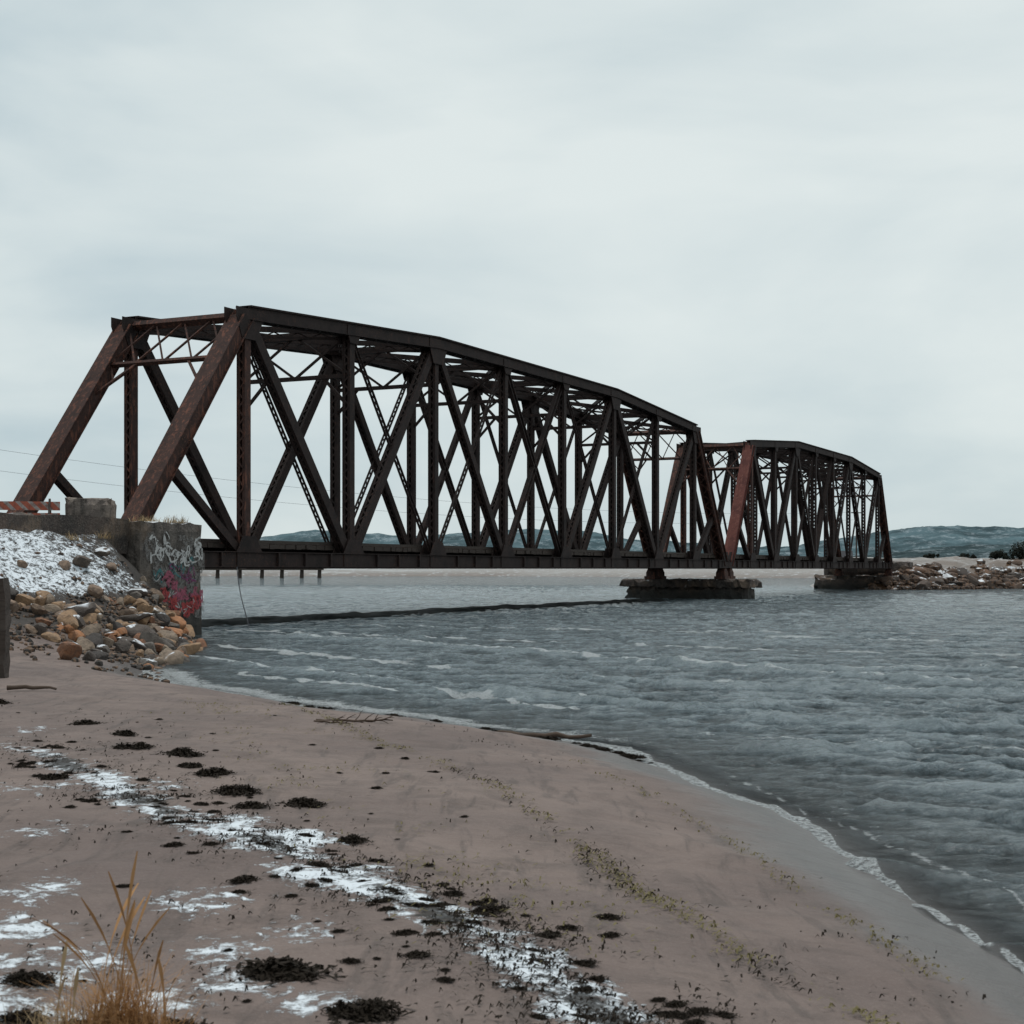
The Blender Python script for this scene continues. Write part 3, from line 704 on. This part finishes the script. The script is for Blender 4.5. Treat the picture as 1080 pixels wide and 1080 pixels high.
rockheap('stone_rubble',bankpts(2300,9,37,3.2,1.15,24,9),M_RUB,.08,.25,'small brown and tan rubble filling between the bank rocks',3)
for (a,o,s) in ((30.5,25.8,.8),(29.2,24.4,.7),(32.4,27.2,.6),(28.0,23.6,.6),(28.6,25.8,1.0),(27.5,25.0,.7),(31.5,28.3,.6),(33.0,29.0,.5)):
    x=UX*a-UY*o;y=UY*a+UX*o
    ob=bpy.data.objects.new('boulder',RM3[r.randrange(14)]); coll.objects.link(ob)
    ob.location=(x,y,hz(x,y)+.12); ob.scale=(s,s*.8,s*.7); ob.rotation_euler=(r.uniform(-.3,.3),r.uniform(-.3,.3),r.uniform(0,6.3))
    thing(ob,'large dark rock dusted with snow on the bank','rock','rocks heaped below the abutment')
pts=[]
for k in range(900):
    i=r.choice([0,1,1,2,2,3,3,4,4,5]); t=r.random(); (x0,y0),(x1,y1)=LAND2[i],LAND2[i+1]
    if i==5: t*=.3
    pts.append((x0+(x1-x0)*t+r.uniform(-.5,1),y0+(y1-y0)*t+abs(r.gauss(0,3.6))-.3))
A_=np.array(pts);H_=np.maximum(hland(A_[:,0],A_[:,1])[0],0)
for (x,y),h in list(zip(pts,H_))[:90]:
    s=r.uniform(.6,2.0)
    ob=bpy.data.objects.new('boulder',RM2[r.randrange(14)]); coll.objects.link(ob)
    ob.location=(x,y,h+s*.1); ob.scale=(s,s,s*.7); ob.rotation_euler=(r.uniform(-.6,.6),r.uniform(-.6,.6),r.uniform(0,6.3))
    thing(ob,'brown rock on the bank of the far point','rock','rocks along the far point')
rockheap('far_rubble',[(x,y,h) for (x,y),h in list(zip(pts,H_))[90:]],M_RUBF,.4,1.5,'brown rubble along the far point',6)

# ------------------------------------------------------------ kelp clumps
def kelpmesh(seed,R=.15,n=460,hgt=.05):
    r=random.Random(seed); B=MB()
    lob=[(0,0,.6*R)]
    for _ in range(7):
        bx_,by_,br_=r.choice(lob); an=r.uniform(0,6.28); lob.append((bx_+math.cos(an)*br_*.9,by_+math.sin(an)*br_*.5,r.uniform(.38,.62)*R))
    for k in range(n):
        cx,cy,rr=r.choice(lob); an=r.uniform(0,6.28); q=abs(r.gauss(0,.75))*rr*1.2
        x=cx+q*math.cos(an);y=cy+q*math.sin(an); z=hgt*max(0,1-q/rr/1.2)*r.uniform(.3,1.1)
        d=r.uniform(0,6.28); l=r.uniform(.02,.08); w=r.uniform(.003,.010); b0=len(B.v)
        for i in range(4):
            t=i/3; px=x+math.cos(d)*l*(t-.5);py=y+math.sin(d)*l*(t-.5);d+=r.uniform(-.5,.5)
            pz=max(.002,z+r.uniform(-.01,.02))
            ww=w*(1-.5*abs(t-.5)); B.v.append((px-math.sin(d)*ww,py+math.cos(d)*ww,pz)); B.v.append((px+math.sin(d)*ww,py-math.cos(d)*ww,pz+r.uniform(-.008,.008)))
        for i in range(3): B.f.append((b0+2*i,b0+2*i+1,b0+2*i+3,b0+2*i+2))
    for cx,cy,rr in lob[:6]:
        b0=len(B.v); m=14
        B.v.append((cx,cy,hgt*.6))
        for ring,(q,hh) in enumerate(((.45,.5),(.9,-.15))):
            for i in range(m):
                an=6.283*i/m; f=q*rr*r.uniform(.6,1.3); B.v.append((cx+f*math.cos(an),cy+f*math.sin(an),hgt*hh*r.uniform(.6,1.3)))
        for i in range(m):
            j=(i+1)%m; B.f.append((b0,b0+1+i,b0+1+j)); B.f.append((b0+1+i,b0+1+m+i,b0+1+m+j,b0+1+j))
    me=bpy.data.meshes.new('kelp_clump'); me.from_pydata(B.v,[],B.f); me.materials.append(M_WEED); return me
KM=[kelpmesh(i) for i in range(8)]
r=random.Random(9)
spots=[(-1.45,10.4,.8),(-3.45,11.3,.6),(-3.24,13.1,.75),(-.9,6.14,.95),(-.55,5.55,.8),(-2.0,10.8,.9),(-2.75,12.6,.95),(-1.93,5.85,.6),(.5,7.45,.35),(-.1,7.35,.5),(-1.4,7.8,.4),(-4.3,15.2,.7),(-3.7,14.2,.7),
       (-2.35,11.7,.8),(-1.75,10.2,.6),(-.95,9.0,.6),(-1.15,5.3,.7),(-.35,5.2,.6),(-2.6,12.0,.55),(-6.0,17.5,.9),(-1.05,8.2,.5)]
for k in range(170):
    t=r.random()*(len(WRACK)-2); i=int(t); f=t-i
    x=WRACK[i][0]*(1-f)+WRACK[i+1][0]*f+r.gauss(0,.24);y=WRACK[i][1]*(1-f)+WRACK[i+1][1]*f+r.gauss(0,.3)
    spots.append((x,y,r.uniform(.09,.33)))
for k in range(42): 
    y=r.uniform(5.5,17); x=-y*r.uniform(.03,.34); spots.append((x,y,r.uniform(.08,.26)))
for k in range(12): spots.append((-1.3+r.gauss(0,.2),5.15+r.gauss(0,.12),r.uniform(.3,.6)))
E_=[(-3.6,23.1),(-1.3,19.9),(-.2,18.9),(.9,17.4),(1.5,16.0)]
for k in range(34):
    t=r.random()*3.99; i=int(t); f=t-i; spots.append((E_[i][0]*(1-f)+E_[i+1][0]*f+r.gauss(0,.1),E_[i][1]*(1-f)+E_[i+1][1]*f+r.gauss(0,.12),r.uniform(.25,.7)))
for (x,y,s) in spots:
    ob=bpy.data.objects.new('kelp_clump',KM[r.randrange(8)]); coll.objects.link(ob)
    ob.location=(x,y,max(hz(x,y),0.0)+.004); ob.scale=(s*1.2,s,s); ob.rotation_euler=(0,0,r.uniform(-.6,.6)+(3.14 if r.random()<.5 else 0))
    thing(ob,'dark tangled kelp clump washed up on sand','seaweed','kelp clumps strewn along the tide line')
def litter(name,line,n,spread,mat,lab,seed,thr=.5,lmax=.07):
    r=random.Random(seed);B=MB(); pts=[]
    for k in range(n*3):
        t=r.random()**1.0*(len(line)-1.001); i=int(t);f=t-i
        pts.append((line[i][0]*(1-f)+line[i+1][0]*f+r.gauss(0,spread),line[i][1]*(1-f)+line[i+1][1]*f+r.gauss(0,spread)))
    A=np.array(pts); H=hland(A[:,0],A[:,1])[0]; D=fbm(A[:,0]*2.3,A[:,1]*2.3,3,seed+100); cnt=0
    for (x,y),h,dn in zip(pts,H,D):
        if h<.03 or dn+r.gauss(0,.04)<thr: continue
        cnt+=1
        if cnt>n: break
        d=r.gauss(.6,.9); l=r.uniform(.008,lmax); w=r.uniform(.0015,.0045); dx,dy=math.cos(d)*l,math.sin(d)*l; nx,ny=-math.sin(d)*w,math.cos(d)*w
        z0=h+.010+r.uniform(0,.012);z1=h+.010+r.uniform(0,.02); b0=len(B.v); c=r.uniform(-.3,.3)*l
        B.v+=[(x-nx,y-ny,z0),(x+nx,y+ny,z0),(x+dx/2+nx-ny*2,y+dy/2+ny,z1+.006),(x+dx/2-nx,y+dy/2-ny,z1+.006),(x+dx+nx+c,y+dy+ny,z0),(x+dx-nx+c,y+dy-ny,z0)]
        B.f+=[(b0,b0+1,b0+2,b0+3),(b0+3,b0+2,b0+4,b0+5)]
    o=B.obj(name,mat); o['kind']='stuff'; o['label']=lab; o['category']='debris'
litter('straw_litter',STRAWL,1100,.06,M_WEED2,'dry olive eelgrass litter along the tide line',1,.44)
litter('straw_litter',STRAWL,500,.10,M_WEED,'dark eelgrass litter along the tide line',12,.52)
litter('straw_litter',[(.6,14),(1.3,11.5),(1.7,9.2),(2.0,7)],350,.06,M_WEED2,'dry olive eelgrass strands near the waterline',15,.46,.05)
litter('straw_litter',[(-4,19),(-2.5,15),(-1.6,11.5),(-.4,8.5),(.3,6.8)],700,.35,M_WEED2,'dry olive weed scraps scattered on sand',14,.52)
litter('kelp_litter',WRACK,4000,.26,M_WEED,'dark scraps of kelp scattered on snow and sand',2,.44,.05)
litter('kelp_litter',[(-5,16),(-3,12),(-2,9),(-1.2,6),(-.8,5)],1100,.9,M_WEED,'dark scraps of weed scattered over the upper beach',3,.53,.05)
litter('kelp_litter',[(-1,17),(.9,12.5),(1.5,9.5),(1.7,7.5),(2.0,5.5)],200,.2,M_WEED,'fine dark weed scraps near the waterline',4,.56,.04)

# ------------------------------------------------------------ dry grass
def tuft(x,y,n,hgt,spread,mat,label,seed,z=None,tall=0,w=.0022,tf=(1.5,2.4)):
    r=random.Random(seed);B=MB()
    for k in range(n+tall):
        bx,by=r.gauss(0,spread),r.gauss(0,spread); an=r.uniform(0,6.28); h=hgt*r.uniform(.35,1.15); lean=r.uniform(.15,1.2)
        if k>=n: h=hgt*r.uniform(*tf); lean=r.uniform(.1,.6); bx*=.6
        b0=len(B.v); ww=w*r.uniform(.6,1.4); px=-math.sin(an)
        py=math.cos(an); cu=r.uniform(-.3,.3)
        if k>=n: px,py=1,0
        for i in range(9):
            t=i/8; q=lean*h*t*t; zz=h*t*(1-.35*lean*t)
            wd_=ww*(1-t*.85)
            if k>=n: wd_=ww*(.8 if t<.7 else (2.0,2.6,.9)[min(2,i-6)])
            cx=bx+math.cos(an+cu*t)*q;cy=by+math.sin(an+cu*t)*q
            B.v.append((cx+px*wd_,cy+py*wd_,zz));B.v.append((cx-px*wd_,cy-py*wd_,zz))
        for i in range(8): B.f.append((b0+2*i,b0+2*i+1,b0+2*i+3,b0+2*i+2))
    o=B.obj('grass_tuft',mat); o.location=(x,y,(hz(x,y) if z is None else z)-.01); thing(o,label,'grass'); return o
tuft(-1.38,5.2,800,.27,.07,M_STRAW,'golden brown dry beach grass tuft with tall seed stalks',1,tall=12,tf=(1.6,2.6))
tuft(-1.24,5.1,320,.19,.06,M_STRAW,'low golden brown dry beach grass tuft',2,tall=3)
tuft(-1.56,5.05,220,.18,.06,M_STRAW2,'pale dry beach grass tuft on snow',3,tall=3,tf=(1.4,2.2))
for k,(lx,ly) in enumerate(((XF-.6,-2.2),(XF-1.2,-2.3),(XF-1.9,-2.1),(XF-2.5,-2.2),(XF-4.5,-2.4),(XF-6,-2.6))):
    wv=loc2w(lx,ly); tuft(wv.x,wv.y,70,.30,.16,M_STRAW2,'dry grass growing on top of the abutment',10+k,z=3.57 if k<4 else None,w=.010)
# ------------------------------------------------------------ block, barricade, posts, wood
bx=MB(); rough_box(bx,-.72,.72,-.45,.45,0,.86,.18,.06,31,.12); o=bx.obj('concrete_block',M_BLOCK)
wv=loc2w(XF-3.5,-1.1); o.location=(wv.x,wv.y,3.42); o.rotation_euler=(0,0,math.radians(8)); thing(o,'pale rough concrete block lying on the approach','block')
br=empty('road_barricade',(-15.0,44.4,3.42),math.radians(12)); thing(br,'rusty orange and white striped barricade across the track','barricade')
ms_,nt,b=newmat('striped_board'); oc=objco(nt); s=N(nt,'ShaderNodeSeparateXYZ'); L(nt,oc,s.inputs[0])
f=math_(nt,'FRACT',math_(nt,'MULTIPLY',math_(nt,'ADD',s.outputs['X'],s.outputs['Z']),2.8)); f=math_(nt,'GREATER_THAN',f,.6)
cc=mix(nt,f,(.40,.09,.045),(.34,.29,.27)); cc=mix(nt,maprange(nt,noise(nt,oc,6,8,.75),.46,.64,0,.8),cc,(.13,.05,.035)); L(nt,cc,b.inputs['Base Color'])
for z in (.12,.46):
    B=MB(); B.box(-1.5,1.5,-.02,.02,z,z+.26); B.obj('board',ms_,br)
for x in (-1.2,1.2):
    B=MB(); B.bar((x,-.35,0),(x,.04,.8),.06,.06,(1,0,0)); B.bar((x,.4,0),(x,.05,.8),.06,.06,(1,0,0)); B.obj('leg',M_TIMBER,br)
B=MB(); rough_box(B,-.13,.13,-.13,.13,-.4,1.5,.15,.02,44,.04); o=B.obj('wooden_post',M_TIMBER); o.location=(-7.68,22.4,hz(-7.63,22.4)); thing(o,'weathered square wooden post set in the beach','post')
def tube(B,pts,rad,sides=7):
    b0=len(B.v);n=len(pts)
    for i,p in enumerate(pts):
        t=(Vector(pts[min(i+1,n-1)])-Vector(pts[max(i-1,0)])).normalized(); a=t.orthogonal().normalized();c=t.cross(a); rr=rad[i] if isinstance(rad,list) else rad
        for k in range(sides):
            an=6.283*k/sides; B.v.append(tuple(Vector(p)+(a*math.cos(an)+c*math.sin(an))*rr))
    for i in range(n-1):
        for k in range(sides):
            j=(k+1)%sides; B.f.append((b0+i*sides+k,b0+i*sides+j,b0+(i+1)*sides+j,b0+(i+1)*sides+k))
    B.f.append(tuple(b0+k for k in range(sides))); B.f.append(tuple(b0+(n-1)*sides+k for k in reversed(range(sides))))
def branch(x,y,ang,Lh,rad,nt_,label,seed,z=None,name='driftwood_branch'):
    r=random.Random(seed);B=MB(); pts=[];rr=[]
    for i in range(9):
        t=i/8; pts.append((Lh*(t-.5),r.uniform(-.03,.03)*Lh,rad*1.0+r.uniform(-.3,.6)*rad)); rr.append(rad*(1-.6*t)*r.uniform(.85,1.15))
    tube(B,pts,rr,9)
    for k in range(nt_):
        i=r.randrange(2,8); p=Vector(pts[i]); d=Vector((r.uniform(.1,1),r.uniform(-1,1),r.uniform(.05,.7))).normalized(); l=Lh*r.uniform(.12,.3); q=[p]
        for j in range(4): d=(d+Vector((r.uniform(-.4,.4),r.uniform(-.4,.4),r.uniform(-.25,.2)))).normalized(); q.append(q[-1]+d*l/4)
        tube(B,[tuple(v) for v in q],[rad*.45,rad*.35,rad*.28,rad*.2,rad*.12],5)
    o=B.obj(name,M_DRIFT,smooth=True); o.location=(x,y,hz(x,y) if z is None else z); o.rotation_euler=(0,0,ang); thing(o,label,'driftwood'); return o
branch(-1.75,16.6,.1,.85,.018,12,'thin twiggy driftwood branch lying on sand',1)
branch(-1.95,16.2,-.6,.5,.014,6,'thin twiggy driftwood branch lying on sand',4)
branch(.40,18.25,-.12,1.15,.05,0,'dark waterlogged log at the water edge',2,z=.03,name='driftwood_log')
branch(-6.3,19.6,.0,.65,.035,0,'short dark stick on the beach',3,name='driftwood_log')
B=MB(); tube(B,[(0,0,0),(.05,0,-.5),(.16,-.02,-1.1),(.32,0,-1.7),(.5,0,-2.4)],.018,5); o=B.obj('hanging_rope',M_WIRE)
o.location=loc2w(-.9,-.36,2.2); thing(o,'frayed rope hanging from the span into the water','rope')
PX,PY=53.5,232
up_=empty('utility_pole',(PX,PY,hz(PX,PY)-.3)); thing(up_,'slim timber utility pole on the far point','pole')
B=MB(); tube(B,[(0,0,0),(0,0,10.5)],[.14,.09],8); B.obj('pole_shaft',M_TIMBER,up_)
B=MB(); B.box(-.8,.8,-.06,.06,9.2,9.35); B.obj('crossarm',M_TIMBER,up_)
zp=hz(PX,PY)-.3
for (p0,p1,sag) in (((-70,150,17),(PX,PY,zp+9.4),3.2),((-70,150,14.6),(PX,PY,zp+8.2),3.2)):
    B=MB();pts=[]
    for i in range(31):
        t=i/30; q=Vector(p0).lerp(Vector(p1),t); q.z-=sag*4*t*(1-t); pts.append(tuple(q))
    tube(B,pts,.018,4); o=B.obj('power_line',M_WIRE); thing(o,'thin overhead power line strung behind the bridge','wire')
jt=empty('old_jetty',(-59,340,0),math.radians(4)); thing(jt,'low dark timber jetty on posts over far water','jetty')
B=MB(); B.box(-30,16,-1,1,1.85,2.6); B.obj('jetty_deck',M_TIMBER,jt)
for x in (-27,-21,-14,-8,-3,2,6.5,11,15):
    B=MB(); tube(B,[(x,0,-1),(x+.1,0,1.86)],[.5,.42],8); B.obj('jetty_post',M_TIMBER,jt)
hx,hy=46.5,212; hh=hz(hx,hy)
ht=empty('hut',(hx,hy,hh),math.radians(-10)); thing(ht,'small turquoise hut with a dark roof on the far point','hut')
B=MB(); B.box(-1.6,1.6,-1.2,1.2,-.3,2.4); B.obj('wall',M_TEAL,ht)
B=MB(); B.v+=[(-1.8,-1.4,2.38),(1.8,-1.4,2.38),(1.8,1.4,2.38),(-1.8,1.4,2.38),(-1.8,0,3.4),(1.8,0,3.4)]; B.f+=[(0,1,5,4),(2,3,4,5),(0,4,3),(1,2,5),(0,3,2,1)]; B.obj('roof',M_ROOF,ht)
B=MB(); B.box(-.4,.4,-1.24,-1.202,0,1.9); B.obj('door',M_WHITEP,ht)
def shrub(x,y,h,seed,wd=1.0):
    r=random.Random(seed); e=empty('evergreen_shrub',(x,y,hz(x,y)-.1)); thing(e,'dark dense evergreen scrub bush on the far point','shrub')
    B=MB(); tube(B,[(0,0,0),(.05,0,h*.5),(0,.05,h*.9)],[.14,.09,.02],6)
    for k in range(10):
        z=h*r.uniform(.15,.7);an=r.uniform(0,6.28);l=h*.4*(1-z/h); tube(B,[(0,0,z),(math.cos(an)*l,math.sin(an)*l,z+l*.3)],[.05,.015],4)
    B.obj('trunk',M_BARK,e)
    B=MB(); lobes=[(r.uniform(-1,1)*h*.6*wd,r.uniform(-.5,.5)*h,h*r.uniform(.25,.75),h*r.uniform(.18,.38)) for _ in range(9)]+[(0,0,h*.75,h*.25)]
    for k in range(1500):
        lx,ly,lz,lr=r.choice(lobes); v=Vector((r.gauss(0,1),r.gauss(0,1),r.gauss(0,1))).normalized()*lr*r.uniform(.5,1.1)
        c=Vector((lx,ly,lz))+v; c.z=max(.05,c.z); s=r.uniform(.06,.17); a=Vector((r.gauss(0,1),r.gauss(0,1),r.gauss(0,.6))).normalized()*s; b_=Vector((r.gauss(0,1),r.gauss(0,1),r.gauss(0,1))).normalized()*s*.6
        b0=len(B.v); B.v+=[tuple(c-a),tuple(c+b_),tuple(c+a),tuple(c-b_)]; B.f.append((b0,b0+1,b0+2,b0+3))
    B.obj('crown',M_LEAF,e)
for k,(x,y,h,wd) in enumerate(((65.2,188,2.8,1),(63.2,188.5,1.9,1.4),(67.2,188,3.6,1),(61.2,189,1.2,1.8),(69.5,187,3.2,1),(58,190,.9,2),(72,188,3.4,1),(54,193,.8,2))): shrub(x,y,h,k,wd)

# ------------------------------------------------------------ world, sun, camera
SE,SAZ=math.radians(78),math.radians(26)
wd_=bpy.data.worlds.new('World'); scene.world=wd_; wd_.use_nodes=True; nt=wd_.node_tree
bg=nt.nodes['Background']; out=nt.nodes['World Output']
sky=N(nt,'ShaderNodeTexSky',sky_type='NISHITA'); sky.sun_disc=False; sky.sun_elevation=SE; sky.sun_rotation=SAZ
L(nt,sky.outputs[0],bg.inputs[0]); bg.inputs[1].default_value=.1
tc=N(nt,'ShaderNodeTexCoord').outputs['Generated']
c1=noise(nt,scaled(nt,tc,(1,1,3.0)),2.1,6,.5,.5); c2=noise(nt,scaled(nt,tc,(1,1,2.6)),5,5,.5,.4)
cf=math_(nt,'ADD',math_(nt,'MULTIPLY',c1,.75),math_(nt,'MULTIPLY',c2,.25))
vd=N(nt,'ShaderNodeVectorMath',operation='DISTANCE'); L(nt,tc,vd.inputs[0]); vd.inputs[1].default_value=(-.24,.95,.17)
cf=math_(nt,'SUBTRACT',cf,maprange(nt,vd.outputs['Value'],.0,.30,.10,0))
ve=N(nt,'ShaderNodeVectorMath',operation='DISTANCE'); L(nt,tc,ve.inputs[0]); ve.inputs[1].default_value=(.2,.9,.34)
cf=math_(nt,'ADD',cf,maprange(nt,ve.outputs['Value'],.0,.4,.05,0))
cc=ramp(nt,cf,[(.34,(.50,.605,.645)),(.5,(.67,.75,.757)),(.62,(.765,.83,.82))])
bg2=N(nt,'ShaderNodeBackground'); L(nt,cc,bg2.inputs[0]); bg2.inputs[1].default_value=1.0
mx=N(nt,'ShaderNodeMixShader'); mx.inputs[0].default_value=.94; L(nt,bg.outputs[0],mx.inputs[1]); L(nt,bg2.outputs[0],mx.inputs[2]); L(nt,mx.outputs[0],out.inputs[0])
sl=bpy.data.lights.new('sun','SUN'); sl.energy=1.5; sl.angle=math.radians(10); sl.color=(1,.96,.91)
so=bpy.data.objects.new('sun',sl); coll.objects.link(so)
dv=Vector((math.sin(SAZ)*math.cos(SE),math.cos(SAZ)*math.cos(SE),math.sin(SE)))
so.rotation_euler=dv.to_track_quat('Z','Y').to_euler()
cd=bpy.data.cameras.new('camera'); co=bpy.data.objects.new('camera',cd); coll.objects.link(co)
co.location=(0,0,EYE); co.rotation_euler=(math.radians(90),0,0)
cd.sensor_width=36; cd.lens=52.5; cd.shift_y=60/1080; cd.clip_start=.1; cd.clip_end=12000
cd.dof.use_dof=True; cd.dof.focus_distance=40; cd.dof.aperture_fstop=8
scene.camera=co
